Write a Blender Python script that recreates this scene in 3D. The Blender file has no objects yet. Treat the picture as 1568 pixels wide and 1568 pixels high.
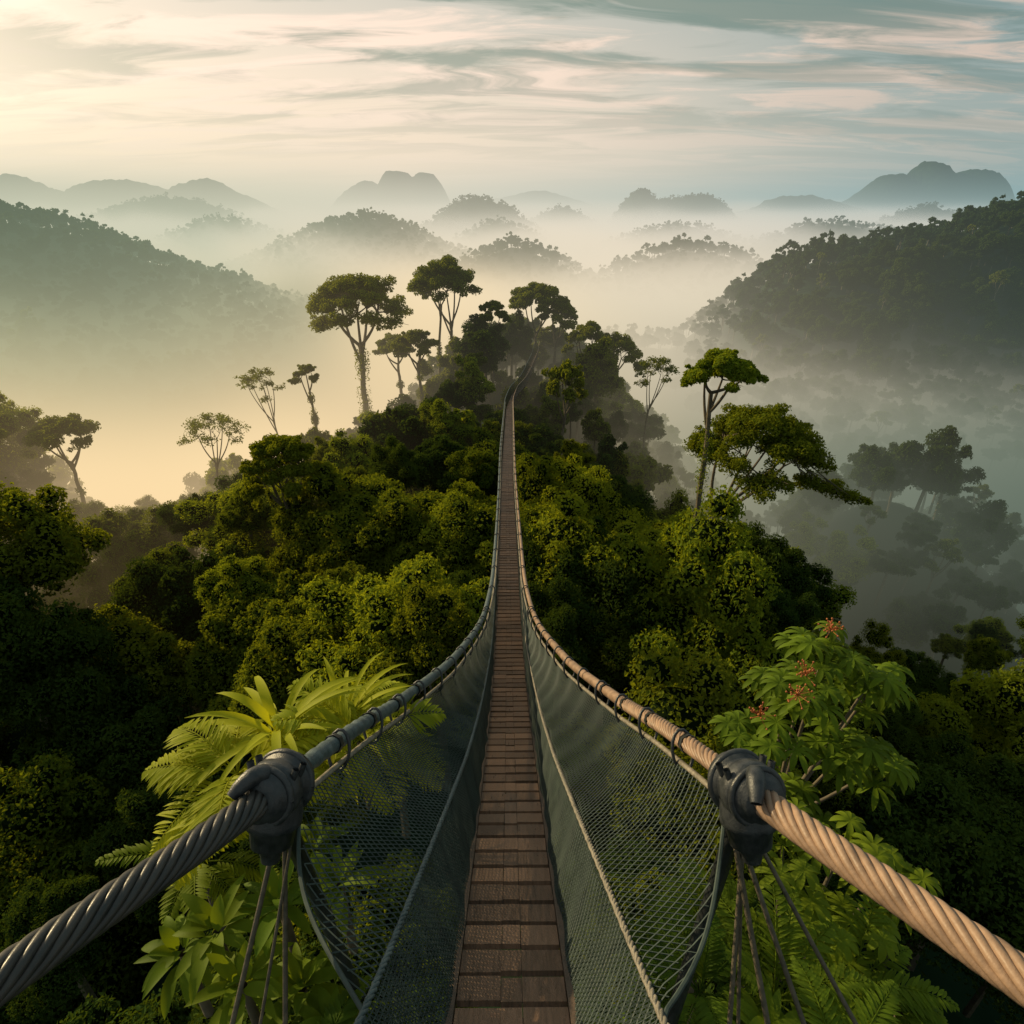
import bpy, math, random
import numpy as np
from mathutils import Vector
R = np.random.RandomState(7)
random.seed(7)
scene = bpy.context.scene
LINK = scene.collection

# ---------------------------------------------------------------- utilities
class NT:
    def __init__(s, tree): s.t = tree; tree.nodes.clear()
    def n(s, typ, props=None, **ins):
        nd = s.t.nodes.new(typ)
        for k, v in (props or {}).items(): setattr(nd, k, v)
        for k, v in ins.items():
            key = int(k[1:]) if (k[0] == 'i' and k[1:].isdigit()) else k.replace('_', ' ')
            if isinstance(v, bpy.types.NodeSocket): s.t.links.new(v, nd.inputs[key])
            else: nd.inputs[key].default_value = v
        return nd
    def m(s, op, a, b=0.0, c=None, clamp=False):
        kw = dict(i0=a, i1=b)
        if c is not None: kw['i2'] = c
        return s.n('ShaderNodeMath', dict(operation=op, use_clamp=clamp), **kw).outputs[0]
    def mr(s, v, a, b, c, d, smooth=False):
        return s.n('ShaderNodeMapRange', dict(interpolation_type='SMOOTHSTEP' if smooth else 'LINEAR'),
                   i0=v, i1=a, i2=b, i3=c, i4=d).outputs[0]
    def mix(s, f, a, b, mode='MIX'):
        nd = s.n('ShaderNodeMix', dict(data_type='RGBA', blend_type=mode))
        for i, v in ((0, f), (6, a), (7, b)):
            if isinstance(v, bpy.types.NodeSocket): s.t.links.new(v, nd.inputs[i])
            else: nd.inputs[i].default_value = v if i == 0 else (*v, 1)
        return nd.outputs[2]
    def noise(s, vec, scale, detail=4, rough=.55, dist=0):
        return s.n('ShaderNodeTexNoise', None, Vector=vec, Scale=scale, Detail=detail, Roughness=rough, Distortion=dist).outputs[0]

def newmat(name):
    m = bpy.data.materials.new(name); m.use_nodes = True
    return m, NT(m.node_tree)

def mat_simple(name, c1, c2, scale=5, rough=.6, bump=0, metal=0, attr=None, spec=.4, aw=.5, stretch=None):
    m, t = newmat(name)
    co = t.n('ShaderNodeTexCoord').outputs['Object']
    if stretch: co = t.n('ShaderNodeMapping', None, Vector=co, Scale=stretch).outputs[0]
    nz = t.noise(co, scale, 4, .6)
    f = t.mr(nz, .3, .7, 0, 1)
    if attr:
        a = t.n('ShaderNodeAttribute', dict(attribute_name=attr)).outputs['Fac']
        f = t.m('ADD', t.m('MULTIPLY', f, 1 - aw), t.m('MULTIPLY', a, aw))
    col = t.mix(f, c1, c2)
    p = t.n('ShaderNodeBsdfPrincipled', None, Base_Color=col, Metallic=metal)
    p.inputs['Specular IOR Level'].default_value = spec
    t.t.links.new(t.mr(nz, .3, .7, rough - .12, rough + .1), p.inputs['Roughness'])
    if bump:
        b = t.n('ShaderNodeBump', None, Height=t.noise(co, scale * 6, 4), Strength=bump, Distance=.02)
        t.t.links.new(b.outputs[0], p.inputs['Normal'])
    o = t.n('ShaderNodeOutputMaterial'); t.t.links.new(p.outputs[0], o.inputs[0])
    return m

def mat_matte(name, c1, c2, scale):
    m, t = newmat(name); geo = t.n('ShaderNodeNewGeometry').outputs['Position']
    d = t.n('ShaderNodeBsdfDiffuse', None, Color=t.mix(t.mr(t.noise(geo, scale, 1), .3, .7, 0, 1), c1, c2))
    t.t.links.new(d.outputs[0], t.n('ShaderNodeOutputMaterial').inputs[0]); return m

def mat_leaf(name, dark, light, hue, trans=.35, rough=.5, patch=.08, gloss=False):
    m, t = newmat(name)
    a = t.n('ShaderNodeAttribute', dict(attribute_name='shade')).outputs['Fac']
    oi = t.n('ShaderNodeObjectInfo')
    geo = t.n('ShaderNodeNewGeometry')
    nz = t.noise(geo.outputs['Position'], patch, 1)
    f = t.m('ADD', t.m('MULTIPLY', a, .6), t.m('MULTIPLY', t.mr(nz, .35, .65, 0, 1), .4))
    col = t.mix(f, dark, light)
    col = t.mix(t.m('MULTIPLY', oi.outputs['Random'], .75), col, hue)
    if gloss:
        p = t.n('ShaderNodeBsdfPrincipled', None, Base_Color=col, Roughness=rough)
        p.inputs['Specular IOR Level'].default_value = .10
    else:
        p = t.n('ShaderNodeBsdfDiffuse', None, Color=col)
    tc = t.mix(.5, col, hue)
    tr = t.n('ShaderNodeBsdfTranslucent', None, Color=t.mix(1.0, tc, (1.9, 1.7, .5), 'MULTIPLY'))
    ms = t.n('ShaderNodeMixShader', None, i0=trans)
    t.t.links.new(p.outputs[0], ms.inputs[1]); t.t.links.new(tr.outputs[0], ms.inputs[2])
    o = t.n('ShaderNodeOutputMaterial'); t.t.links.new(ms.outputs[0], o.inputs[0])
    return m

class MB:
    def __init__(s): s.V = []; s.F = []; s.S = []; s.M = []; s.n = 0
    def add(s, v, f, shade=0.5, mat=0):
        v = np.asarray(v, float).reshape(-1, 3); f = np.asarray(f, int)
        s.V.append(v); s.F.append(f + s.n)
        sh = np.full(len(v), shade) if np.isscalar(shade) else np.asarray(shade, float)
        s.S.append(sh); s.M.append(np.full(len(f), mat, int)); s.n += len(v)
    def obj(s, name, mats, parent=None, smooth=False, link=True, loc=None):
        V = np.concatenate(s.V); S = np.concatenate(s.S)
        F = np.concatenate([f for f in s.F]); M = np.concatenate(s.M)
        if loc is not None: V = V - np.array(loc)
        me = bpy.data.meshes.new(name)
        me.vertices.add(len(V)); me.vertices.foreach_set('co', V.astype(np.float32).ravel())
        k = F.shape[1]
        me.loops.add(F.size); me.loops.foreach_set('vertex_index', F.astype(np.int32).ravel())
        me.polygons.add(len(F)); me.polygons.foreach_set('loop_start', np.arange(0, F.size, k, dtype=np.int32))
        me.polygons.foreach_set('material_index', M.astype(np.int32))
        me.polygons.foreach_set('use_smooth', np.full(len(F), smooth))
        me.update(calc_edges=True)
        at = me.attributes.new('shade', 'FLOAT', 'POINT'); at.data.foreach_set('value', S.astype(np.float32))
        for m in mats: me.materials.append(m)
        ob = bpy.data.objects.new(name, me)
        if link: LINK.objects.link(ob)
        if loc is not None: ob.location = loc
        if parent: ob.parent = parent
        return ob

def tube(mb, pts, rad, ns=8, shade=.5, mat=0, cap=True):
    P = np.asarray(pts, float); n = len(P)
    r = np.full(n, rad) if np.isscalar(rad) else np.asarray(rad, float)
    T = np.gradient(P, axis=0); T /= np.linalg.norm(T, axis=1)[:, None] + 1e-9
    ref = np.array([0, 0, 1.]) if abs(T[:, 2]).mean() < .8 else np.array([1., 0, 0])
    A = np.cross(T, ref); A /= np.linalg.norm(A, axis=1)[:, None] + 1e-9
    B = np.cross(T, A)
    th = np.linspace(0, 2 * np.pi, ns, endpoint=False)
    V = P[:, None] + r[:, None, None] * (np.cos(th)[None, :, None] * A[:, None] + np.sin(th)[None, :, None] * B[:, None])
    i = np.arange(n - 1)[:, None] * ns; j = np.arange(ns)[None]; j2 = (j + 1) % ns
    F = np.stack([i + j, i + j2, i + ns + j2, i + ns + j], -1).reshape(-1, 4)
    mb.add(V.reshape(-1, 3), F, shade, mat)
    if cap and ns == 8:
        for b in (0, (n - 1) * ns):
            k = mb.n - n * ns + b
            mb.F.append(np.array([[k, k + 1, k + 2, k + 3], [k, k + 3, k + 4, k + 7], [k + 4, k + 5, k + 6, k + 7]])); mb.M.append(np.full(3, mat, int))

def box(mb, c, ax, ay, az, shade=.5, mat=0):
    c, ax, ay, az = map(np.asarray, (c, ax, ay, az))
    V = [c + a * ax + b * ay + d * az for d in (-1, 1) for b in (-1, 1) for a in (-1, 1)]
    F = [[0, 2, 3, 1], [4, 5, 7, 6], [0, 1, 5, 4], [2, 6, 7, 3], [0, 4, 6, 2], [1, 3, 7, 5]]
    mb.add(V, F, shade, mat)

def ellipsoid(mb, c, r, nu=10, nv=7, shade=.2, mat=0, jit=0.):
    u = np.linspace(0, 2 * np.pi, nu, endpoint=False); v = np.linspace(.02, np.pi - .02, nv)
    d = np.stack([np.sin(v)[:, None] * np.cos(u), np.sin(v)[:, None] * np.sin(u), np.cos(v)[:, None] * np.ones(nu)], -1)
    d = d * (1 + jit * (R.rand(nv, nu, 1) - .5))
    V = np.asarray(c) + d * np.asarray(r)
    i = np.arange(nv - 1)[:, None] * nu; j = np.arange(nu)[None]; j2 = (j + 1) % nu
    F = np.stack([i + j, i + nu + j, i + nu + j2, i + j2], -1).reshape(-1, 4)
    mb.add(V.reshape(-1, 3), F, shade, mat)

def nrm(a): return a / (np.linalg.norm(a, axis=-1, keepdims=True) + 1e-9)

def leaves(mb, lobes, n, L, aspect=.5, zmin=-.45, jit=.7, inner=.82, mat=0, depth=.3, cull=True, droop=0., out=.14):
    """lobes: array (k,6) centre, radii.  Scatter leaf-shaped quads over the lobes."""
    lobes = np.asarray(lobes, float)
    w = (lobes[:, 3] * lobes[:, 4]); w = w / w.sum()
    k = R.choice(len(lobes), int(n * 1.6), p=w)
    d = nrm(R.normal(size=(len(k), 3)))
    ok = d[:, 2] > zmin; k = k[ok]; d = d[ok]
    rr = (1 - depth * R.rand(len(k)) ** 1.5 + out * R.rand(len(k)) ** 3)
    P = lobes[k, :3] + d * lobes[k, 3:] * rr[:, None]
    if cull:
        keep = np.ones(len(P), bool)
        for q in lobes:
            dd = (((P - q[:3]) / q[3:]) ** 2).sum(1)
            keep &= ~(dd < inner * inner * .72)
        P, d, k = P[keep], d[keep], k[keep]
    P, d, k = P[:n], d[:n], k[:n]
    N = nrm(d / lobes[k, 3:] * lobes[k, 3:].mean(1)[:, None] + jit * R.normal(size=d.shape) + np.array([0, 0, .35]))
    t = nrm(np.cross(N, R.normal(size=d.shape)) + np.array([0, 0, -droop])); b = np.cross(N, t)
    s = L * (.5 + 1.0 * R.rand(len(P)) ** 1.3)[:, None]
    V = np.stack([P - t * s * .5, P + b * s * aspect * .5 + N * s * .08, P + t * s * .5 - N * s * .12, P - b * s * aspect * .5 + N * s * .08], 1)
    F = np.arange(len(P) * 4).reshape(-1, 4)
    lt = np.clip(.5 + .22 * R.normal(size=len(lobes)), 0, 1)
    sh = np.repeat(np.clip(.5 * lt[k] + .25 + .24 * R.normal(size=len(P)), 0, 1), 4)
    mb.add(V.reshape(-1, 3), F, sh, mat)

# value-noise
_tab = R.rand(256, 256)
def vn(x, y):
    xi = np.floor(x).astype(int); yi = np.floor(y).astype(int); fx = x - xi; fy = y - yi
    fx = fx * fx * (3 - 2 * fx); fy = fy * fy * (3 - 2 * fy)
    g = lambda a, b: _tab[a & 255, b & 255]
    return (g(xi, yi) * (1 - fx) + g(xi + 1, yi) * fx) * (1 - fy) + (g(xi, yi + 1) * (1 - fx) + g(xi + 1, yi + 1) * fx) * fy - .5
def fbm(x, y, o=4):
    s = 0; a = 1
    for i in range(o): s = s + a * vn(x * 2 ** i + 17 * i, y * 2 ** i + 31 * i); a *= .5
    return s

def herm(x, X, Y):
    X = np.asarray(X, float); Y = np.asarray(Y, float); x = np.asarray(x, float)
    d = np.diff(Y) / np.diff(X); m = np.empty_like(Y); m[0] = d[0]; m[-1] = d[-1]
    h = np.diff(X)
    for i in range(1, len(X) - 1):
        m[i] = 0 if d[i - 1] * d[i] <= 0 else 2 * d[i-1]*d[i]/(d[i-1]+d[i])
    i = np.clip(np.searchsorted(X, x) - 1, 0, len(X) - 2)
    t = (x - X[i]) / h[i]; t2 = t * t; t3 = t2 * t
    return (2*t3-3*t2+1)*Y[i] + (t3-2*t2+t)*h[i]*m[i] + (-2*t3+3*t2)*Y[i+1] + (t3-t2)*h[i]*m[i+1]

# ---------------------------------------------------------------- bridge course (z measured from eye height)
DY = [-.8, .3, 1.55, 2.43, 4.5, 7.2, 10.2, 14.1, 22, 34, 50, 68, 80, 100, 108]
DZ = [-2.15, -2.88, -3.74, -4.34, -5.65, -7.25, -8.66, -9.85, -11.7, -14.2, -17.6, -21, -22.5, -23.4, -23.5]
deckz = lambda y: herm(y, DY, DZ)
cxf = lambda y: herm(y, [-1, 0, 14, 34, 60, 72, 82, 92, 100, 108], [0, 0, -.1, -.27, -.3, .2, 1.7, 2.9, 3.8, 4.4])

# ---------------------------------------------------------------- canopy surface
HILLS = [ # cx, cy, peak, rx, ry, power
 (-62, 60, -22, 20, 20, 2), (-31, 31, -15, 8, 9, 2), (54, 42, -31, 16, 18, 2), (62, 88, -36, 24, 16, 2),
 (-101, 450, -13, 98, 60, 2), (2, 385, -25, 62, 40, 2), (104, 370, -23, 72, 40, 2), (45, 240, -46, 50, 30, 2),
 (-36, 700, -1, 85, 70, 2), (-12, 600, -18, 60, 50, 2), (-257, 600, -19, 90, 60, 2), (155, 600, -21, 100, 60, 2),
 (280, 560, -17, 120, 60, 2), (66, 900, -16, 70, 60, 2), (188, 1000, 11, 46, 60, 2), (255, 1000, 0, 95, 60, 3),
 (-200, 1600, 46, 60, 100, 3), (-265, 1600, 50, 60, 100, 4), (-345, 1600, 34, 90, 90, 2), (840, 1400, 62, 65, 100, 3), (770, 1400, 44, 110, 90, 2), (930, 1400, 44, 90, 90, 4),
 (-900, 1200, 38, 190, 100, 2), (-700, 1200, 30, 170, 100, 2), (-520, 1180, 20, 150, 90, 2),
 (60, 1900, 12, 200, 90, 2), (520, 1250, 0, 160, 80, 2), (500, 800, -14, 110, 60, 2), (-420, 820, -4, 150, 60, 2)]
def T(x, y):
    x = np.asarray(x, float); y = np.asarray(y, float)
    zr = np.interp(y, [-60, 0, 5, 9, 14, 25, 40, 70, 100, 120, 150, 200, 300], [-9, -10, -13, -16.5, -18.5, -19, -20, -24, -22, -24, -36, -60, -68])
    dx = x - np.interp(y, [0, 60, 100, 120], [0, 0, 2, 4])
    w = np.interp(y, [0, 30, 60, 100, 140], [18, 22, 24, 29, 34])
    sdR = np.interp(y, [0, 25, 45, 60, 100, 200], [14, 17, 22, 34, 42, 14])
    sdL = np.interp(y, [0, 25, 55, 80, 100, 200], [14, 16, 14, 24, 42, 14])
    sd = np.where(dx < 0, sdL, sdR)
    w = w * np.where(dx < 0, np.interp(y, [20, 40, 80, 100], [1., 1.35, 1.45, 1.0]), 1.)
    z = zr - sd * (1 - np.exp(-(dx / w) ** 2)) - 34 * np.clip((np.abs(dx) - np.where(dx < 0, 50, 34)) / 22, 0, 1)
    z = z + fbm(x / 22, y / 22, 3) * np.interp(y, [0, 20, 60], [1, 4, 7])
    base = -66 + 6 * fbm(x / 60 + 9, y / 60, 3)
    z = np.maximum(z, base)
    pl = np.interp(x, [-400, -260, -185, -142, -85, -45], [12, 2, -6, -20, -38, -66])
    z = np.maximum(z, -66 + (pl + 66) * np.exp(-((y - 255) / 75) ** 2) + 7 * fbm(x / 30, y / 30, 4) * (pl > -60))
    pr = np.interp(x, [40, 77, 92, 130, 163, 230, 400], [-66, -31, -20, -10, 1, 12, 24])
    z = np.maximum(z, -66 + (pr + 66) * np.exp(-((y - 215) / 72) ** 2) + 7 * fbm(x / 30 + 5, y / 30, 4) * (pr > -60))
    for cx, cy, pk, rx, ry, p in HILLS:
        e = ((x - cx) / rx) ** 2 + ((y - cy) / ry) ** 2
        e = np.exp(-e ** (p / 2))
        z = np.maximum(z, -66 + (pk + 66) * e + (rx * .11) * fbm(x / (rx * .5) + cx, y / (rx * .5), 5) * np.sqrt(e))
    return z

# ---------------------------------------------------------------- materials
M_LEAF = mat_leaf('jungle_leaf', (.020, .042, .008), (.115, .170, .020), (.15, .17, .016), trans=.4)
M_LEAF_D = mat_leaf('shaded_leaf', (.009, .026, .008), (.048, .088, .018), (.06, .088, .014), trans=.3)  # darker leaf copy, foreground shade put into the colour
M_LEAF_Y = mat_leaf('sunny_leaf', (.05, .095, .012), (.20, .26, .028), (.23, .26, .022), trans=.4)  # brighter leaf copy, sunlit look put into the colour
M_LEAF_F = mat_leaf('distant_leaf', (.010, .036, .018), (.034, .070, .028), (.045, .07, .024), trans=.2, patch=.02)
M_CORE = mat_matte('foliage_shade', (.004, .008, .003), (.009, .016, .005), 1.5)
M_BARK = mat_simple('bark', (.06, .05, .035), (.17, .14, .09), 2.5, .85, .6)
M_GROUND = mat_matte('forest_floor', (.008, .020, .011), (.018, .038, .018), .15)
M_BRIGHT = mat_leaf('palm_leaf', (.14, .20, .012), (.37, .41, .025), (.40, .41, .02), trans=.45, rough=.6, patch=1.5, gloss=True)
M_GREEN = mat_leaf('broad_leaf', (.028, .060, .006), (.13, .21, .014), (.17, .22, .012), trans=.38, rough=.6, patch=1.5, gloss=True)
M_RED = mat_simple('flower_red', (.25, .05, .015), (.4, .14, .03), 20, .6)
M_WOOD = mat_simple('deck_wood', (.045, .029, .020), (.29, .17, .105), 5, .38, .5, attr='shade', aw=.6, stretch=(9, 1, 1))
M_BEAM = mat_simple('dark_beam', (.006, .006, .006), (.014, .013, .012), 8, .7, .3)
M_STRING = mat_simple('stringer', (.04, .03, .022), (.12, .08, .055), 8, .6, .3)
M_ROPE = mat_simple('twisted_rope', (.09, .06, .042), (.42, .27, .175), 9, .5, .15, attr='shade')
M_ROPE_L = mat_simple('wet_wire_rope', (.010, .016, .020), (.075, .066, .056), 7, .38, .12, attr='shade')
M_ROPE_D = mat_simple('steel_blue_rope', (.03, .055, .062), (.11, .145, .145), 14, .45, .3)
M_NET = mat_simple('net_cord', (.018, .032, .031), (.058, .082, .070), 6, .7)
M_CLAMP = mat_simple('clamp_metal', (.014, .017, .020), (.045, .05, .054), 18, .40, .2, spec=.5)
M_CABLE = mat_simple('pale_cable', (.12, .11, .085), (.30, .26, .20), 20, .5, .3)
M_STAY = mat_simple('stay_rope_fibre', (.05, .045, .032), (.14, .115, .08), 20, .6, .3)

# ---------------------------------------------------------------- ground / hills
yy = np.concatenate([np.linspace(-60, 10, 24), np.geomspace(11, 6000, 480)])
uu = np.linspace(-1, 1, 500)
X = uu[None] * (90 + 1.25 * np.maximum(yy, 0))[:, None]; Y = np.repeat(yy[:, None], len(uu), 1)
Z = T(X, Y)
drop = np.interp(Y, [0, 30, 500, 1000], [3, 8, 4, 1.0])
Z = Z - drop + np.interp(Y, [700, 1000], [0, 1]) * (R.rand(*Z.shape) - .5) * 3.0
mb = MB()
nr, nc = Z.shape
i = np.arange(nr - 1)[:, None] * nc; j = np.arange(nc - 1)[None]
mb.add(np.stack([X, Y, Z], -1).reshape(-1, 3), np.stack([i + j, i + j + 1, i + nc + j + 1, i + nc + j], -1).reshape(-1, 4))
mb.obj('ground', [M_GROUND], smooth=True)

# ---------------------------------------------------------------- canopy crowns (instanced)
def crown_lobes(Rr, n, flat=.75, sub=3, rmin=.20, rmax=.42):
    L = [[0, 0, -Rr * .05, Rr * .60, Rr * .60, Rr * .46]]
    ax = R.uniform(.8, 1.15, 2)
    for a in range(n):
        th = a * 2.4 + R.rand() * .8; ph = math.acos(1 - (a + .5) / n * 1.15)
        d = np.array([math.sin(ph) * math.cos(th) * ax[0], math.sin(ph) * math.sin(th) * ax[1], math.cos(ph) * flat])
        r = Rr * (rmin + (rmax - rmin) * R.rand() ** 1.4); c = d * Rr * R.uniform(.45, .98)
        L.append([*c, r, r, r * .8])
        for b in range(sub):
            e = nrm(d + .9 * R.normal(size=3)); q = r * R.uniform(.3, .62)
            L.append([*(c + e * r * .9), q, q, q * .85])
    return np.array(L)

def make_crown(name, Rr, nl, n, leafL, mats, coll, trunk=True, sub=3, flat=.75, **k):
    mb = MB(); L = crown_lobes(Rr, nl, flat, sub, **k)
    leaves(mb, L, n, leafL, .52, depth=.42, out=.3, jit=.85)
    for q in L[:1 + nl * (sub + 1)]:
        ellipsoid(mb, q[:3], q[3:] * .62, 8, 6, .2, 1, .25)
    if trunk: tube(mb, [[0, 0, -Rr * 2.6], [.1, 0, -Rr], [0, 0, 0]], [Rr * .09, Rr * .07, Rr * .05], 6, .5, 2, cap=False)
    ob = mb.obj(name, mats, link=False); coll.objects.link(ob); return ob

def col(name): return bpy.data.collections.new(name)
C_NEAR, C_MID, C_FAR, C_SHRUB = col('near_crowns'), col('mid_crowns'), col('far_crowns'), col('shrub_clumps')
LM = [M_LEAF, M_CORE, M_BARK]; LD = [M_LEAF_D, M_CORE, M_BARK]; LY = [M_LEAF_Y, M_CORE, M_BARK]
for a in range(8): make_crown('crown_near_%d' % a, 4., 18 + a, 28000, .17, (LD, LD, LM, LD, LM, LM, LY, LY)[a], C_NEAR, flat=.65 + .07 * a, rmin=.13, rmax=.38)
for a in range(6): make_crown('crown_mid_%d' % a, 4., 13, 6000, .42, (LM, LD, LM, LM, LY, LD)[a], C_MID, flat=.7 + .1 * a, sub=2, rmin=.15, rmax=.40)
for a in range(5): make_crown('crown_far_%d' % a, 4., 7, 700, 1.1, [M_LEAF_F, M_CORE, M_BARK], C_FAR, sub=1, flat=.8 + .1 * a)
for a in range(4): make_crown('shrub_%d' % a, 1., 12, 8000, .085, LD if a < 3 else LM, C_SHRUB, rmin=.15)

# ---------------------------------------------------------------- rainforest trees
def bez(p0, p1, p2, n=7):
    t = np.linspace(0, 1, n)[:, None]; p0, p1, p2 = map(np.asarray, (p0, p1, p2))
    return (1 - t) ** 2 * p0 + 2 * t * (1 - t) * p1 + t * t * p2

def tree_mesh(mb, base, H, lean, W, CH, ncl, leafL, per, fork=.62, tr=.35, sparse=False, extra=(), vines=0, drape=0, root=0):
    base = np.asarray(base, float); top = base + np.array([lean[0], lean[1], H])
    fk = base + np.array([lean[0] * .55 + R.uniform(-.02, .02) * H, lean[1] * .6, H * fork])
    tp = bez(base, base + np.array([R.uniform(-.03, .03) * H, 0, H * fork * .5]), fk, 12)
    tp[1:-1, :2] += R.normal(size=(10, 2)) * tr * .12
    rad = np.linspace(tr * 1.0, tr * .62, 12); rad[0] *= 1.5; rad[1] *= 1.15
    tube(mb, tp, rad, 8, .5, 2)
    if root: tube(mb, [base - [0, 0, root], base + [0, 0, .05]], [tr * 1.9, tr * 1.5], 8, .5, 2)
    lob = []
    mains = []
    nm = 3 if ncl < 10 else 5
    for a in range(nm):
        th = a * 2 * math.pi / nm + R.uniform(-.4, .4)
        e = top + np.array([math.cos(th) * W * .22, math.sin(th) * W * .22, -CH * R.uniform(.5, .75)])
        s = tp[-1 - (a % 3)]
        pl = bez(s, (s + e) / 2 + np.array([math.cos(th), math.sin(th), -.2]) * W * .06, e, 7)
        tube(mb, pl, np.linspace(tr * .5, tr * .26, 7), 6, .5, 2, cap=False); mains.append(e)
    cl = []
    for a in range(ncl):
        rr = math.sqrt((a + .5) / ncl); th = a * 2.399 + R.uniform(-.3, .3)
        c = top + np.array([math.cos(th) * W * .41 * rr, math.sin(th) * W * .41 * rr, -CH * (.14 + .62 * rr ** 2.2 * R.uniform(.7, 1.3))])
        cl.append(c)
    for c in extra: cl.append(np.asarray(c, float))
    for c in cl:
        m = min(mains, key=lambda q: np.linalg.norm(q - c)); d = np.linalg.norm(m - c)
        pl = bez(m, (m + c) / 2 + np.array([0, 0, -.1 * d]) + R.normal(size=3) * .06 * d, c + np.array([0, 0, -.1]), 5)
        tube(mb, pl, np.linspace(tr * .24, tr * .07, 5), 5, .5, 2, cap=False)
        for b in range(3):
            e = c + R.normal(size=3) * np.array([W * .06, W * .06, CH * .05])
            tube(mb, bez(pl[2], (pl[2] + e) / 2, e, 4), np.linspace(tr * .12, tr * .04, 4), 4, .5, 2, cap=False)
        r = W * R.uniform(.09, .155) * (11 / max(ncl, 10)) ** .3
        if sparse: r *= .9
        lob.append([*c, r, r, r * .68])
        for b in range(4):
            e = c + np.clip(R.normal(size=3), -1.4, 1.4) * np.array([r * .75, r * .75, r * .4]); q = r * R.uniform(.35, .65)
            lob.append([*e, q, q, q * .75])
        for b in range(drape):
            e = c + np.array([R.normal() * r * .6, R.normal() * r * .6, -r * R.uniform(.6, 2.2)]); lob.append([*e, r * .3, r * .3, r * .8])
    lob = np.array(lob)
    leaves(mb, lob, int(per * len(cl) * (.4 if sparse else 1.15)), leafL, .55, zmin=-.75, jit=.9, depth=.95 if sparse else .6, cull=False)
    if not sparse:
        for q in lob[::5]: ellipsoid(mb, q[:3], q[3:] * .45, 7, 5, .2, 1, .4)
    for v in range(vines):
        t = R.rand(); p = tp[int(t * 11)]
        leaves(mb, [[*p, tr * 2.2, tr * 2.2, H * .06]], 150, leafL * .8, .6, zmin=-1, depth=.8, cull=False)

def rainforest_tree(name, base, H, lean, W, CH, ncl, leafL, per, mats=None, **k):
    mb = MB(); tree_mesh(mb, base, H, lean, W, CH, ncl, leafL, per, root=14, **k)
    return mb.obj(name, mats or LM, smooth=False, loc=tuple(base))
ET = 'emergent_tree'
rainforest_tree(ET, (-21.7, 88, -34), 25, (.2, 0), 15, 8.5, 34, .36, 700, fork=.60, tr=.5, vines=12)
rainforest_tree(ET, (-9.4, 100, -28), 19.4, (-1.2, 0), 12.5, 6.2, 24, .38, 620, fork=.5, tr=.34, vines=3)
rainforest_tree(ET, (-12, 101, -28), 18, (.8, 0), 6, 4, 9, .38, 560, fork=.7, tr=.25, vines=2)
rainforest_tree(ET, (3.6, 106, -29), 16.5, (.8, 0), 11, 5.6, 22, .38, 620, fork=.5, tr=.32, vines=2)
rainforest_tree(ET, (7.2, 104, -28), 13, (.8, 0), 7.5, 4.6, 12, .38, 560, fork=.5, tr=.28)
rainforest_tree(ET, (-2.8, 92, -27), 13.5, (0, 0), 5, 3, 9, .34, 500, fork=.7, tr=.2)
rainforest_tree(ET, (-14, 92, -30), 12.5, (-.5, 0), 7.5, 4.2, 12, .36, 560, fork=.6, tr=.3, vines=3)
rainforest_tree(ET, (-18, 97, -31), 12, (-.5, 0), 7, 4.5, 11, .36, 560, fork=.6, tr=.3, vines=3)
rainforest_tree(ET, (11, 96, -29), 12, (.6, 0), 8, 5, 13, .36, 560, fork=.5, tr=.28)
rainforest_tree(ET, (15.5, 94, -31), 12.5, (.8, 0), 9, 5.5, 15, .36, 560, fork=.5, tr=.28)
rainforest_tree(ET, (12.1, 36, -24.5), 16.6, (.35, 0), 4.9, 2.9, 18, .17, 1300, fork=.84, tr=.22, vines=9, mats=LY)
rainforest_tree('spreading_tree', (13.2, 38.5, -25.2), 12.6, (3.9, 1.5), 10.5, 5.4, 30, .20, 1200, fork=.42, tr=.28, vines=6,
    extra=[(22.4, 40, -18.6), (23.6, 40.4, -19.1), (24.8, 40, -19.5), (21.2, 40, -18.2)])
rainforest_tree('sparse_tree', (-32.9, 62, -33), 12.3, (.9, 0), 7.8, 2.8, 14, .22, 520, fork=.55, tr=.16, sparse=True)
rainforest_tree('sparse_tree', (-29.2, 72, -33), 15, (-1, 0), 6.2, 3.8, 11, .24, 480, fork=.55, tr=.14, sparse=True)
rainforest_tree('sparse_tree', (18.5, 80, -32), 13.5, (.6, 0), 6.2, 3.8, 13, .26, 520, fork=.5, tr=.15, sparse=True)
rainforest_tree('vine_clad_tree', (-25.3, 75, -32), 13.6, (-.3, 0), 3.8, 2.4, 8, .27, 430, fork=.75, tr=.22, vines=20)
rainforest_tree('leaning_tree', (-15, 38, -28), 14.2, (-.5, 0), 6.2, 5.0, 24, .20, 1100, fork=.6, tr=.28, vines=8, drape=2)
rainforest_tree('flat_topped_tree', (-48, 61, -33), 12.3, (.4, 0), 8, 3, 15, .32, 520, fork=.6, tr=.25, vines=2)
rainforest_tree('flat_topped_tree', (-54, 57, -33), 13.8, (.4, 0), 6, 3, 12, .32, 520, fork=.6, tr=.25, vines=2)
for a in range(3):
    mb = MB(); tree_mesh(mb, (0, 0, -6), 12, (R.uniform(-.6, .6), 0), 6, 3.8, 10, .44, 220, fork=.6, tr=.24)
    C_MID.objects.link(mb.obj('crown_mid_tall_%d' % a, LM, link=False))
    mb = MB(); tree_mesh(mb, (0, 0, -5), 11, (R.uniform(-.8, .8), 0), 6, 4.2, 7, .9, 80, fork=.6, tr=.26)
    C_FAR.objects.link(mb.obj('crown_far_tall_%d' % a, [M_LEAF_F, M_CORE, M_BARK], link=False))

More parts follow.
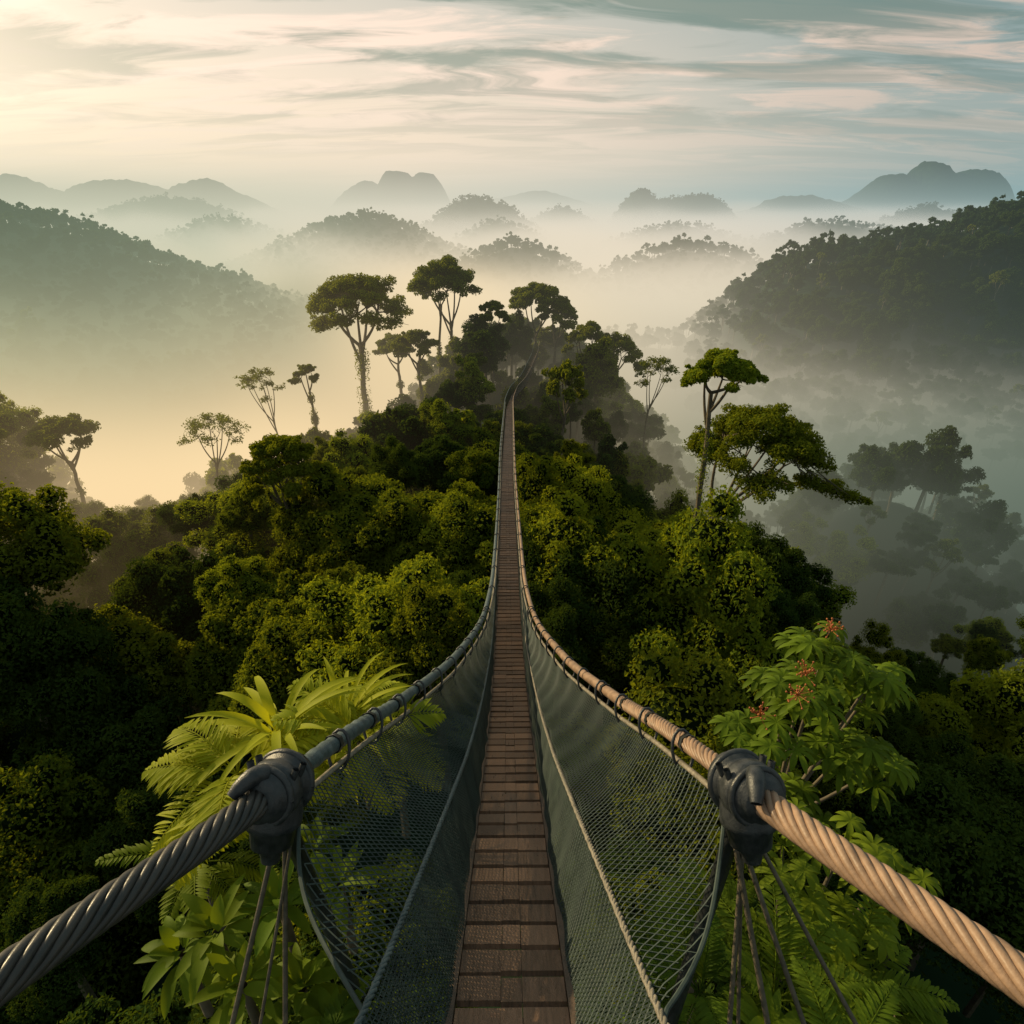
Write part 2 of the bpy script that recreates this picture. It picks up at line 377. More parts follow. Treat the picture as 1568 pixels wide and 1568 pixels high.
def scatter(name, pts, scl, idx, coll, tilt=.1):
    pts = np.asarray(pts, float); n = len(pts)
    me = bpy.data.meshes.new(name); me.vertices.add(n); me.vertices.foreach_set('co', pts.astype(np.float32).ravel())
    rot = np.stack([R.normal(size=n) * tilt, R.normal(size=n) * tilt, R.rand(n) * 6.283], -1)
    for nm, ty, arr in (('rot', 'FLOAT_VECTOR', rot), ('scl', 'FLOAT_VECTOR', scl)):
        at = me.attributes.new(nm, ty, 'POINT'); at.data.foreach_set('vector', np.asarray(arr, np.float32).ravel())
    at = me.attributes.new('idx', 'INT', 'POINT'); at.data.foreach_set('value', np.asarray(idx, np.int32))
    ob = bpy.data.objects.new(name, me); LINK.objects.link(ob)
    g = bpy.data.node_groups.new(name + '_nodes', 'GeometryNodeTree')
    g.interface.new_socket(name='Geometry', in_out='INPUT', socket_type='NodeSocketGeometry')
    g.interface.new_socket(name='Geometry', in_out='OUTPUT', socket_type='NodeSocketGeometry')
    N = g.nodes; gi = N.new('NodeGroupInput'); go = N.new('NodeGroupOutput')
    ci = N.new('GeometryNodeCollectionInfo'); ci.inputs[0].default_value = coll
    ci.inputs['Separate Children'].default_value = True; ci.inputs['Reset Children'].default_value = True
    ip = N.new('GeometryNodeInstanceOnPoints'); ip.inputs['Pick Instance'].default_value = True
    def na(nm, dt):
        q = N.new('GeometryNodeInputNamedAttribute'); q.data_type = dt; q.inputs['Name'].default_value = nm
        return [o for o in q.outputs if o.enabled and o.name == 'Attribute'][0]
    g.links.new(gi.outputs[0], ip.inputs['Points']); g.links.new(ci.outputs[0], ip.inputs['Instance'])
    g.links.new(na('idx', 'INT'), ip.inputs['Instance Index'])
    g.links.new(na('rot', 'FLOAT_VECTOR'), ip.inputs['Rotation']); g.links.new(na('scl', 'FLOAT_VECTOR'), ip.inputs['Scale'])
    g.links.new(ip.outputs[0], go.inputs[0])
    md = ob.modifiers.new('scatter', 'NODES'); md.node_group = g
    return ob

def jgrid(y0, y1, step, slope, x0):
    P = []
    y = y0
    while y < y1:
        hw = x0 + slope * y
        xs = np.arange(-hw, hw, step)
        P.append(np.stack([xs + R.uniform(-.45, .45, len(xs)) * step, np.full(len(xs), y) + R.uniform(-.45, .45, len(xs)) * step], -1))
        y += step
    return np.concatenate(P)

def place(P, smin, smax, ntall, ntype, tallp, zj=1.8):
    n = len(P); s = smin + (smax - smin) * R.rand(n) ** 1.5
    z = T(P[:, 0], P[:, 1]) - 4 * s * .55 + R.uniform(-zj, zj * 1.3, n)
    idx = R.randint(0, ntype, n)
    if ntall:
        t = R.rand(n) < tallp; idx[t] = ntype + R.randint(0, ntall, t.sum()); s[t] = np.minimum(s[t], .9)
    cx = cxf(np.clip(P[:, 1], -.5, 107)); dz = deckz(np.clip(P[:, 1], -.5, 107))
    near = (np.abs(P[:, 0] - cx) < 4.6 * s + 1.2) & (P[:, 1] < 100)
    if ntall: idx[near] = R.randint(0, ntype, near.sum())
    z = np.where(near, np.minimum(z, dz - 4.9 * s - 1.0), z)
    return np.stack([P[:, 0], P[:, 1], z], -1), s, idx

P = jgrid(13, 62, 4.9, .95, 12); P = P[T(P[:, 0], P[:, 1]) > -50]
pts, s, idx = place(P, .4, 1.35, 0, 8, 0, 3.0)
dark = (P[:, 1] < 28) & (R.rand(len(P)) < .6); idx[dark] = R.choice([0, 1, 3, 5], dark.sum())  # front crowns steered to darker leaf variants, imitating shade
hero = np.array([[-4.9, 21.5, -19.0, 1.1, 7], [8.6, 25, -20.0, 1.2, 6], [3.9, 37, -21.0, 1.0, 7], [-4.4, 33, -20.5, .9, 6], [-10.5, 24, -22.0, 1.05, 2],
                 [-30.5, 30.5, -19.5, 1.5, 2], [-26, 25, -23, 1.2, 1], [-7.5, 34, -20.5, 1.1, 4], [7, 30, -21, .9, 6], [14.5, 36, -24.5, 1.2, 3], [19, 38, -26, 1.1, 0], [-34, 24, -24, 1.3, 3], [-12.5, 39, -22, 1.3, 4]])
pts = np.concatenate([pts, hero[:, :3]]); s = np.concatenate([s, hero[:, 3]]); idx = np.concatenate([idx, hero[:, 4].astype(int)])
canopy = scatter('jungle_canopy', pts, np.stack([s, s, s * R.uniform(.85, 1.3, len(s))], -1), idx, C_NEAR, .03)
P = jgrid(62, 200, 4.8, .92, 10); P = P[T(P[:, 0], P[:, 1]) > -56]
pts, s, idx = place(P, .45, 1.25, 3, 6, .08, 2.4)
rt = (P[:, 0] > 58) & (idx < 6); idx[rt] = R.choice([1, 5], rt.sum())
scatter('jungle_canopy', pts, np.stack([s, s, s * R.uniform(.85, 1.4, len(s))], -1), idx, C_MID, .05)
P = jgrid(200, 480, 5.2, .92, 10); P2 = jgrid(480, 1060, 8, .8, 10); P = np.concatenate([P, P2])
P = P[T(P[:, 0], P[:, 1]) > -48]
pts, s, idx = place(P, .5, 1.0, 3, 5, .06, 1.0)
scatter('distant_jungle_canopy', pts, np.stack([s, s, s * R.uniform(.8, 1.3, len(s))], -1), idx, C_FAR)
# shrubs on the near slope
n = 230
sx = R.uniform(1.5, 5.5, n) * R.choice([-1, 1], n); sy = R.uniform(.2, 9, n)
sz = -6.4 - 1.0 * np.maximum(sy - 1.5, 0) - .5 * np.abs(sx) + R.normal(size=n) * .4
sz -= 1.2 * (np.abs(sx) < 2)
ss = R.uniform(.5, 1.3, n)
scatter('undergrowth', np.stack([sx, sy, sz], -1), np.stack([ss, ss, ss], -1), R.randint(0, 4, n), C_SHRUB, .3)

# ---------------------------------------------------------------- suspension bridge
bridge = bpy.data.objects.new('suspension_bridge', None); LINK.objects.link(bridge)
RY = [-.8, .3, 1.15, 2.3, 3.2, 4.5, 6.6, 10.2, 13, 22, 34, 50, 68, 80, 100, 108]
RXh = [2.6, 2.15, 1.8, 1.33, 1.2, 1.06, .74, .47, .38, .36, .40, .42, .42, .42, .42, .42]
RZ = [-1.65, -2.1, -2.45, -2.94, -3.49, -4.41, -5.66, -7.5, -8.35, -10.45, -13.0, -16.4, -19.8, -21.3, -22.2, -22.3]
MX = [1.1, .85, .66, .55, .49, .43, .38, .34, .335, .335, .36, .37, .37, .37, .37, .37]
def rail(y, sgn): return np.stack([cxf(y) + sgn * herm(y, RY, RXh), y, herm(y, RY, RZ)], -1)
def edge(y, sgn): return np.stack([cxf(y) + sgn * .315, y, deckz(y) + .02], -1)
def mid(y, sgn):
    r = rail(y, sgn); e = edge(y, sgn)
    return np.stack([cxf(y) + sgn * np.maximum(herm(y, RY, MX), .325), y, e[:, 2] * .56 + r[:, 2] * .44], -1)
ys = np.concatenate([np.linspace(-.7, 20, 900), np.linspace(20.1, 107.5, 900)])
dp = np.stack([cxf(ys), ys, deckz(ys)], -1)
sl = np.concatenate([[0], np.cumsum(np.linalg.norm(np.diff(dp, axis=0), axis=1))])
at = lambda q: np.stack([np.interp(q, sl, dp[:, k]) for k in range(3)], -1)
pl = MB(); bm_ = MB(); st = MB()
q = .1; pitch = .262
while q < sl[-1] - .3:
    p = at(q); t = nrm(at(q + .1) - at(q - .1)); sd = nrm(np.cross(t, [0, 0, 1])); up = np.cross(sd, t)
    row = R.rand()
    for c, hw in ((-.178, .1185), (0, .0575), (.178, .1185)):
        tone = np.clip(.75 * row + .25 * R.rand() ** 1.2, 0, 1)
        w_ = hw + R.uniform(-.002, .001); yaw = R.uniform(-.012, .012)
        box(pl, p + sd * (c + R.uniform(-.001, .001)) + up * R.uniform(-.004, .004) + t * R.uniform(-.004, .004), sd * w_ + t * w_ * yaw, t * (.103 + R.uniform(-.004, .003)) - sd * .10 * yaw + up * R.uniform(-.003, .003), up * .016, tone)
    box(bm_, p + t * pitch * .5 - up * .095, sd * .36, t * .03, up * .028)
    q += pitch
for sgn in (-1, 1):
    for k in range(0, len(ys) - 6, 6):
        a = dp[k]; b = dp[min(k + 6, len(ys) - 1)]; t = nrm(b - a); sd = nrm(np.cross(t, [0, 0, 1])); up = np.cross(sd, t)
        box(st, (a + b) / 2 + sd * sgn * .320 + up * .004, sd * .02, t * np.linalg.norm(b - a) * .502, up * .032)
pl.obj('deck_planks', [M_WOOD], bridge); bm_.obj('crossbeams', [M_BEAM], bridge); st.obj('stringers', [M_STRING], bridge)

def arc(f, y0, y1, step):
    y = np.linspace(y0, y1, 3000); p = f(y); s_ = np.concatenate([[0], np.cumsum(np.linalg.norm(np.diff(p, axis=0), axis=1))])
    n = max(int(s_[-1] / step), 4); qq = np.linspace(0, s_[-1], n); return np.stack([np.interp(qq, s_, p[:, k]) for k in range(3)], -1), qq

def twisted(mb, P, q, r, n=6, pitch=.55):
    t = nrm(np.gradient(P, axis=0)); A = nrm(np.cross(t, [0, 0, 1.])); B = np.cross(t, A)
    rs = r * math.sin(math.pi / n) / (1 + math.sin(math.pi / n)) * 1.02
    for k in range(n):
        th = 2 * math.pi * k / n + q * 2 * math.pi / pitch
        C = P + (A * np.cos(th)[:, None] + B * np.sin(th)[:, None]) * (r - rs)
        tube(mb, C, rs, 8, R.uniform(.3, .9))
    tube(mb, P, r - rs * 1.5, 8, .0, 1, cap=False)

for sgn, side in ((-1, 'left'), (1, 'right')):
    mb = MB(); P, qv = arc(lambda y: rail(y, sgn), -.6, 2.42, .015); twisted(mb, P, qv * sgn, .080, 9, .66)
    mb.obj(side + '_main_rope', [M_ROPE if sgn > 0 else M_ROPE_L, M_BEAM], bridge, True)
    mb = MB(); P, qv = arc(lambda y: rail(y, sgn), 2.3, 4.4, .02)
    if sgn > 0: twisted(mb, P, qv, .06, 8, .45)
    else:
        tube(mb, P, .056 + .003 * np.sin(qv * 40), 12)
    P, qv = arc(lambda y: rail(y, sgn), 4.35, 107.5, .12); tube(mb, P, np.interp(P[:, 1], [4, 20, 107], [.055, .035, .035]), 8)
    mb.obj(side + '_handrail', [M_ROPE if sgn > 0 else M_ROPE_D, M_BEAM], bridge, True)
    mb = MB()
    P, qv = arc(lambda y: rail(y, sgn) + np.array([-sgn * .06, 0, -.15]), 2.4, 60, .08); tube(mb, P, .02, 6)
    mb.obj(side + '_net_cable', [M_CABLE], bridge, True)
    mb = MB(); P, qv = arc(lambda y: mid(y, sgn), -.3, 40, .03)
    twisted(mb, P[P[:, 1] < 6], qv[P[:, 1] < 6], .02, 3, .12); P2 = P[P[:, 1] > 5.9][::4]; tube(mb, P2, .014, 6)
    mb.obj(side + '_mid_rope', [M_CABLE if sgn > 0 else M_ROPE_D, M_BEAM], bridge, True)
    # hanger rings binding rail and net cable
    mb = MB()
    for y in np.concatenate([np.arange(3.0, 10, .62), np.arange(10, 40, 1.5)]):
        p = rail(np.array([y]), sgn)[0]; p2 = rail(np.array([y + .1]), sgn)[0]; t = nrm(p2 - p)
        A = nrm(np.cross(t, [0, 0, 1.])); B = np.cross(t, A)
        th = np.linspace(0, 2 * math.pi, 15)[:, None]; c = p + np.array([-sgn * .03, 0, -.06])
        loop = c + A * np.cos(th) * .075 + B * np.sin(th) * .14
        tube(mb, loop, .012, 6, cap=False)
        tube(mb, [p - t * .025, p + t * .025], .068 if y < 5 else .05, 8)
    mb.obj(side + '_hanger_rings', [M_CLAMP], bridge, True)
    # diamond net, knotted cords
    mb = MB()
    y = np.linspace(.0, 15, 2500); m_ = mid(y, sgn); arcs = np.concatenate([[0], np.cumsum(np.linalg.norm(np.diff(m_, axis=0), axis=1))])
    def S(a, h):  # h 0..1.3 down from rail
        yv = np.interp(a, arcs, y); r = rail(yv, sgn) + np.array([-sgn * .05, 0, -.14]); m = mid(yv, sgn); e = edge(yv, sgn)
        v = h / 1.3; f1 = np.clip(v / .58, 0, 1)[:, None]; f2 = np.clip((v - .58) / .42, 0, 1)[:, None]
        p = r + (m - r) * f1 + (e - m) * f2
        bel = np.sin(np.clip(v / .58, 0, 1) * math.pi) * .05
        p[:, 0] += sgn * bel + .01 * np.sin(a * 9 + h * 7) + .008 * np.sin(a * 3.1 - h * 5); p[:, 2] -= bel * .4
        return p
    h = np.linspace(0, 1.3, 19)
    for d in (-1, 1):
        for a0 in np.arange(-1.3, arcs[-1] + 1.3, .05):
            a = a0 + d * h * .95; yv = np.interp(a, arcs, y)
            ok = (a > .02) & (a < arcs[-1] - .02) & ((yv > 2.42 - h * 1.45) | (h > .78))
            if ok.sum() < 3: continue
            rr = np.interp(a[ok], [0, 6, 14], [.0036, .0040, .0048])
            tube(mb, S(a[ok], h[ok]), rr, 3, R.uniform(.2, .8), cap=False)
    # bound edge of the net running down from the clamp
    hh = np.linspace(0, .78, 20); aa = np.interp(2.42 - hh * 1.45, y, arcs); tube(mb, S(aa, hh), .011, 6, cap=False)
    # denser lower mesh
    h2 = np.linspace(.76, 1.3, 6)
    for a0 in np.arange(.02, arcs[-1], .020):
        tube(mb, S(np.full(6, a0), h2), .0036, 3, cap=False)
    for hh in np.arange(.78, 1.3, .028):
        aa = np.linspace(.02, arcs[-1] - .02, 160); tube(mb, S(aa, np.full(160, hh)), .003, 3, cap=False)
    mb.obj(side + '_side_net', [M_NET], bridge)
    # far net: fine weave sheet
    mb = MB(); yv = np.linspace(14.95, 107, 240); a = rail(yv, sgn) + np.array([0, 0, -.1]); b = edge(yv, sgn)
    mm, t = newmat('fine_net_' + side)
    df = t.n('ShaderNodeBsdfDiffuse', None, Color=(.04, .052, .045, 1)); tr = t.n('ShaderNodeBsdfTransparent')
    ms = t.n('ShaderNodeMixShader', None, i0=.7); t.t.links.new(tr.outputs[0], ms.inputs[1]); t.t.links.new(df.outputs[0], ms.inputs[2])
    t.t.links.new(ms.outputs[0], t.n('ShaderNodeOutputMaterial').inputs[0])
    k = np.arange(239); mb.add(np.concatenate([a, b]), np.stack([k, k + 1, k + 241, k + 240], -1)); mb.obj(side + '_far_net', [mm], bridge)
    # clamp
    mb = MB(); p = rail(np.array([2.34]), sgn)[0]; t = nrm(rail(np.array([2.5]), sgn)[0] - rail(np.array([2.2]), sgn)[0])
    A = nrm(np.cross(t, [0, 0, 1.])); B = np.cross(A, t)
    sv = np.array([-.20, -.19, -.15, -.14, -.10, -.09, -.02, -.01, .05, .06, .10, .11, .17, .18, .2])
    prof = [.07, .118, .122, .142, .145, .165, .17, .15, .15, .17, .17, .145, .14, .115, .07]
    tube(mb, p + sv[:, None] * t, prof, 28)
    tube(mb, np.array([p - B * .05, p - B * .17, p - B * .20, p - B * .21, p - B * .32, p - B * .34, p - B * .42]), [.15, .155, .155, .13, .115, .07, .05], 24)
    for o, rr in ((-.115, .152), (.08, .168)):
        th = np.linspace(0, 2 * math.pi, 33)[:, None]
        tube(mb, p + t * o + (A * np.cos(th) + B * np.sin(th)) * rr, .02, 8, cap=False)
    for o in (-.06, .02):
        for e in (-1, 1):
            tube(mb, [p + t * o + A * e * .12 + B * .08, p + t * o + A * e * .14 + B * .15], .02, 6, cap=True)
    tube(mb, bez(p - t * .1 + B * .12, p - t * .2 + B * .17 - A * .04, p - t * .27 + B * .05 - A * .1), [.045, .05, .05, .05, .045, .04, .03], 12)
    mb.obj(side + '_rope_clamp', [M_CLAMP], bridge, True)
    # post and stays
    mb = MB(); b0 = p + np.array([0, 0, -.3])
    foot = np.array([sgn * .98, 1.95, -5.2]) if sgn > 0 else np.array([-1.12, 2.35, -5.4])
    tube(mb, [b0, (b0 + foot) / 2, foot], [.05, .045, .045], 8); mb.obj(side + '_anchor_post', [M_CLAMP], bridge, True)
    mb = MB()
    for fx, fy, rd in ((1.62, 1.35, .015), (1.25, 1.5, .015), (1.45, 1.45, .010)) if sgn < 0 else ((1.25, 1.7, .015), (1.5, 1.6, .017), (1.75, 1.55, .015), (2.1, 1.6, .013), (1.38, 1.9, .012)):
        f = np.array([sgn * fx, fy, -4.4]); s0 = b0 + R.normal(size=3) * .03 + np.array([0, 0, .05])
        f = s0 + (f - s0) * 1.35
        c = (s0 + f) / 2 + np.array([0, 0, -.03])
        P = bez(s0, c, f, 40); tube(mb, P, rd, 8)
    mb.obj(side + '_stay_ropes', [M_STAY], bridge, True)

# ---------------------------------------------------------------- foreground plants
def leaf(mb, p, d, up, L, W, droop=.6, nseg=7, fold=.25, shade=.5, mat=0, peak=.45):
    p = np.array(p, float); d = nrm(np.array(d, float)); Vs = []
    for k in range(nseg + 1):
        t = k / nseg
        w = W * .5 * (math.sin(math.pi * min(1, t ** (math.log(.5) / math.log(peak)))) ** .8 if 0 < t < 1 else .03)
        s_ = nrm(np.cross(d, up)); n_ = np.cross(s_, d)
        Vs += [p - s_ * w + n_ * w * fold, p.copy(), p + s_ * w + n_ * w * fold]
        p = p + d * L / nseg; d = nrm(d + np.array([0, 0, -droop / nseg]))
    F = []
    for k in range(nseg):
        a = 3 * k; F += [[a, a + 1, a + 4, a + 3], [a + 1, a + 2, a + 5, a + 4]]
    mb.add(Vs, F, np.clip(shade + R.normal() * .25, 0, 1), mat)

UP = np.array([0, 0, 1.])
def strap_plant(name, c, n, L, W, mat, droop=.9, el=(.2, 1.2)):
    mb = MB(); c = np.array(c)
    for k in range(n):
        th = k * 2.4 + R.uniform(-.2, .2); e = el[0] + (el[1] - el[0]) * R.rand()
        d = np.array([math.cos(th) * math.cos(e), math.sin(th) * math.cos(e), math.sin(e)])
        leaf(mb, c + d * .04 + R.normal(size=3) * .02, d, UP, L * R.uniform(.65, 1.1), W * R.uniform(.7, 1.1), droop * R.uniform(.7, 1.3), 9, .3)
    tube(mb, [c, c + [0, 0, -.9]], [.03, .04], 6, mat=1, cap=False)
    return mb.obj(name, [mat, M_BARK], loc=tuple(c), smooth=True)
def frond_plant(name, c, n, L, mat, droop=.9, ll=.22, lw=.03, el=(.3, 1.2)):
    mb = MB(); c = np.array(c, float)
    for k in range(n):
        th = k * 2.4 + R.uniform(-.3, .3); e = R.uniform(*el)
        d = np.array([math.cos(th) * math.cos(e), math.sin(th) * math.cos(e), math.sin(e)]); p = c.copy(); LL = L * R.uniform(.7, 1.1)
        pts = [p.copy()]; m = 24; dr = droop * R.uniform(.7, 1.3)
        for q_ in range(m):
            p = p + d * LL / m; d = nrm(d + np.array([0, 0, -dr / m])); pts.append(p.copy())
            if q_ > 3:
                s_ = nrm(np.cross(d, UP)); f = math.sin(math.pi * (q_ / m) ** .8) * .9 + .15
                for sg in (-1, 1):
                    leaf(mb, p, s_ * sg + d * R.uniform(.6, .9) + UP * R.uniform(0, .3), UP, ll * f * R.uniform(.85, 1.1), lw, .7, 4, .2, .5)
        tube(mb, pts, np.linspace(.009, .003, len(pts)), 4, cap=False)
    tube(mb, [c, c + [0, 0, -1.]], [.03, .04], 6, mat=1, cap=False)
    return mb.obj(name, [mat, M_BARK], loc=tuple(c), smooth=True)
def whorl(mb, c, n, L, W, droop, mat=0, el=.1):
    for k in range(n):
        th = k * 2 * math.pi / n + R.uniform(-.12, .12)
        leaf(mb, c, [math.cos(th), math.sin(th), el], UP, L * R.uniform(.8, 1.1), W, droop, 6, .3, .5, mat, .55)
def palmate_tree(name, root, cs, mat, L=.30, W=.07, flowers=()):
    mb = MB(); root = np.array(root, float)
    for c in cs:
        c = np.array(c, float)
        tube(mb, bez(root, (root + c) / 2 + [0, 0, -.2], c, 8), np.linspace(.035, .014, 8), 6, mat=1, cap=False)
        for k in range(10):
            th = k * 2.4; e = R.uniform(-.15, 1.0)
            h = c + np.array([math.cos(th) * math.cos(e), math.sin(th) * math.cos(e), math.sin(e)]) * R.uniform(.15, .40)
            tube(mb, [c, h], [.008, .005], 4, cap=False); whorl(mb, h, 9, L * R.uniform(.75, 1.1), W, 1.7, 0, .25)
    for c in flowers:
        for k in range(26):
            d = nrm(R.normal(size=3) + UP); ln = R.uniform(.06, .16); tube(mb, [c, c + d * ln], [.004, .003], 4, mat=2, cap=False)
            ellipsoid(mb, c + d * ln, [.012] * 3, 6, 5, .5, 2)
    return mb.obj(name, [mat, M_BARK, M_RED], loc=tuple(root), smooth=True)

strap_plant('cordyline_plant', (-2.1, 4.0, -4.4), 28, .9, .085, M_BRIGHT, 1.5, (.1, 1.15))
strap_plant('cordyline_plant', (-1.7, 4.5, -4.75), 24, .9, .065, M_BRIGHT, 1.5, (.2, 1.1))
frond_plant('palm_plant', (-1.5, 4.3, -4.75), 14, .95, M_BRIGHT, 1.6, .32, .036, (.3, 1.2))
frond_plant('palm_plant', (-2.35, 3.6, -4.40), 18, .85, M_BRIGHT, 1.4, .28, .034, (.0, .9))
for c in ((-2.15, 2.45, -4.75), (-1.75, 2.75, -4.8), (-1.35, 2.9, -4.75), (-1.95, 2.2, -4.9), (-1.5, 2.4, -5.2), (-2.5, 2.6, -5.1), (-1.2, 2.2, -5.3), (-1.7, 3.3, -5.0)):
    strap_plant('broadleaf_plant', np.array(c) + R.normal(size=3) * .05, 18, .36, .10, M_GREEN, 1.2, (.0, 1.2))
palmate_tree('umbrella_tree', (3.4, 5.2, -7.2), [(3.15, 5.0, -4.95), (3.6, 5.5, -4.75), (4.15, 5.4, -5.1), (2.65, 4.7, -5.15), (3.6, 4.7, -5.45), (4.2, 4.9, -5.9), (3.0, 4.5, -5.9), (3.3, 5.6, -5.3), (4.5, 5.8, -5.6)], M_GREEN,
             flowers=[np.array([3.15, 5.0, -4.55]), np.array([3.0, 4.8, -4.65]), np.array([2.6, 4.7, -4.85]), np.array([3.6, 5.5, -4.35])])
palmate_tree('umbrella_tree', (2.6, 3.2, -6.8), [(2.3, 3.3, -4.9), (2.9, 3.4, -5.2), (2.6, 2.8, -5.3), (3.4, 3.4, -5.7)], M_GREEN, .24, .06)
for c, L in (((1.35, 2.3, -5.1), .8), ((1.9, 2.3, -5.2), .9), ((2.6, 2.5, -5.5), .9), ((1.6, 2.9, -5.4), .8), ((2.1, 1.8, -5.1), .8)):
    frond_plant('fern_plant', np.array(c), 12, L, M_GREEN, 1.4, .16, .028, (.2, 1.2))
for c in ((1.2, 1.8, -5.1), (1.7, 2.0, -5.0), (2.4, 2.0, -5.2), (1.9, 2.7, -5.2), (3.0, 2.4, -5.6)):
    strap_plant('broadleaf_plant', np.array(c), 18, .34, .09, M_GREEN, 1.2, (.0, 1.2))
for c, L in (((-1.3, 1.8, -5.2), .7), ((-2.8, 3.4, -5.3), .8)):
    frond_plant('fern_plant', np.array(c), 12, L, M_GREEN, 1.4, .16, .028, (.2, 1.2))

# ---------------------------------------------------------------- mist (self-lit volumes lying in the valleys, sun and shade put into their colour)
def mist(name, x0, x1, y0, y1, z0, z1, rate, near):
    mb = MB(); box(mb, ((x0 + x1) / 2, (y0 + y1) / 2, (z0 + z1) / 2), ((x1 - x0) / 2, 0, 0), (0, (y1 - y0) / 2, 0), (0, 0, (z1 - z0) / 2))
    m, t = newmat(name + '_volume')
    co = t.n('ShaderNodeTexCoord').outputs['Object']; x, y, z = t.n('ShaderNodeSeparateXYZ', None, i0=co).outputs
    zt = t.mr(y, 120, 520, -39, -28)
    w1 = t.m('SINE', t.m('ADD', t.m('MULTIPLY', x, .036), t.m('MULTIPLY', y, .014)))
    w2 = t.m('SINE', t.m('SUBTRACT', t.m('MULTIPLY', y, .031), t.m('MULTIPLY', x, .013)))
    w3 = t.m('SINE', t.m('ADD', t.m('MULTIPLY', x, .095), t.m('ADD', t.m('MULTIPLY', y, .06), t.m('MULTIPLY', w1, 2.))))
    zt = t.m('ADD', zt, t.m('ADD', t.m('MULTIPLY', w1, 3.), t.m('ADD', t.m('MULTIPLY', w2, 4.), t.m('MULTIPLY', w3, 2.))))
    if near: zt = t.m('ADD', zt, t.m('MULTIPLY', t.mr(x, 75, 130, 0, -9, True), t.mr(y, 300, 240, 0, 1)))
    e = t.m('EXPONENT', t.m('MULTIPLY', t.m('SUBTRACT', z, zt), .28))
    sig = t.m('DIVIDE', .024, t.m('ADD', e, 1.0))
    haze = t.m('MULTIPLY', t.m('EXPONENT', t.m('MULTIPLY', t.m('ADD', z, 20.), -1 / 30)), .0020)
    if near:
        haze = t.m('MULTIPLY', haze, t.mr(x, -160, 140, 1.5, .65, True))
        fade = t.mr(y, 42, 110, 0, 1, True)
        glow = t.m('MULTIPLY', t.m('EXPONENT', t.m('MULTIPLY', t.m('ADD', z, 26.), -.11)), .0095)
        glow = t.m('MULTIPLY', glow, t.m('MULTIPLY', t.mr(x, -38, -2, 1, .0, True), t.m('MULTIPLY', t.mr(y, 24, 66, 0, 1, True), t.mr(y, 90, 130, 1, 0, True))))
        dens_f = t.m('ADD', t.m('MULTIPLY', sig, fade), glow)
        haze = t.m('MULTIPLY', haze, fade)
        shL = t.m('MULTIPLY', t.mr(y, 85, 145, 0, 1, True), t.mr(y, 240, 310, 1, 0, True))  # mask for the hill's shade, painted into the left mist colour
        left = t.mix(t.m('MULTIPLY', shL, t.mr(x, -80, -28, 1, 0, True)), (1.12, .82, .45), (.26, .28, .17))
        left = t.mix(t.mr(y, 62, 30, 0, 1, True), left, (.50, .36, .12))
        right = t.mix(t.mr(y, 105, 165, 0, 1, True), (.19, .25, .19), (.90, .77, .57))
        right = t.mix(t.mr(x, 110, 190, 0, 1, True), right, (.28, .33, .27))
        cf = t.mix(t.mr(x, -40, 60, 0, 1, True), left, right)
        cf = t.mix(t.mr(y, 220, 380, 0, 1), cf, t.mix(t.mr(x, -160, 260, 0, 1), (1.1, .89, .69), (.84, .73, .60)))
        ch = t.mix(t.mr(x, -95, -35, 0, 1, True), (.27, .44, .32), (.66, .62, .45))
        ch = t.mix(t.mr(x, 50, 110, 0, 1, True), ch, (.15, .27, .25))
        ch = t.mix(t.mr(y, 270, 440, 0, 1), ch, t.mix(t.mr(x, -200, 300, 0, 1), (.66, .66, .50), (.34, .45, .42)))
        low = t.mr(z, -60, -38, .35, 1.0, True)  # dims mist low down, imitating light that fails to reach there
    else:
        haze = t.m('MULTIPLY', haze, t.mr(x, -500, 900, 1.5, .75, True))
        dens_f = sig
        cf = t.mix(t.mr(x, -500, 900, 0, 1), (1.15, .93, .76), (.74, .72, .66))
        ch = t.mix(t.mr(x, -500, 700, 0, 1), (.92, .80, .64), (.24, .41, .45))
        low = t.mr(z, -60, -34, .7, 1.0, True)  # same painted dimming towards the valley floor, weaker
    def scale(c, f):
        return t.n('ShaderNodeVectorMath', dict(operation='SCALE'), i0=c, Scale=f).outputs[0]
    tot = t.n('ShaderNodeVectorMath', dict(operation='ADD'), i0=scale(cf, t.m('MULTIPLY', dens_f, low)), i1=scale(ch, haze)).outputs[0]
    ab = t.n('ShaderNodeVolumeAbsorption', None, Color=(0, 0, 0, 1), Density=t.m('ADD', dens_f, haze))
    em = t.n('ShaderNodeEmission', None, Color=tot, Strength=1.0)  # mist brightness is emitted
    ad = t.n('ShaderNodeAddShader'); t.t.links.new(ab.outputs[0], ad.inputs[0]); t.t.links.new(em.outputs[0], ad.inputs[1])
    o = t.n('ShaderNodeOutputMaterial'); t.t.links.new(ad.outputs[0], o.inputs['Volume'])
    m.cycles.volume_step_rate = rate
    return mb.obj(name, [m])
mist('valley_mist', -450, 450, 24, 500, -75, 45, .5, True)
mist('distant_mist', -3000, 3000, 500.5, 3400, -75, 85, .7, False)

# ---------------------------------------------------------------- light, sky, camera
AZ = math.radians(-57); EL = math.radians(20)
sd = Vector((math.sin(AZ) * math.cos(EL), math.cos(AZ) * math.cos(EL), math.sin(EL)))
L = bpy.data.lights.new('sun', 'SUN'); L.energy = 5; L.angle = math.radians(.5); L.color = (1, .79, .44)
lo = bpy.data.objects.new('sun', L); lo.rotation_euler = (-sd).to_track_quat('-Z', 'Y').to_euler(); LINK.objects.link(lo)

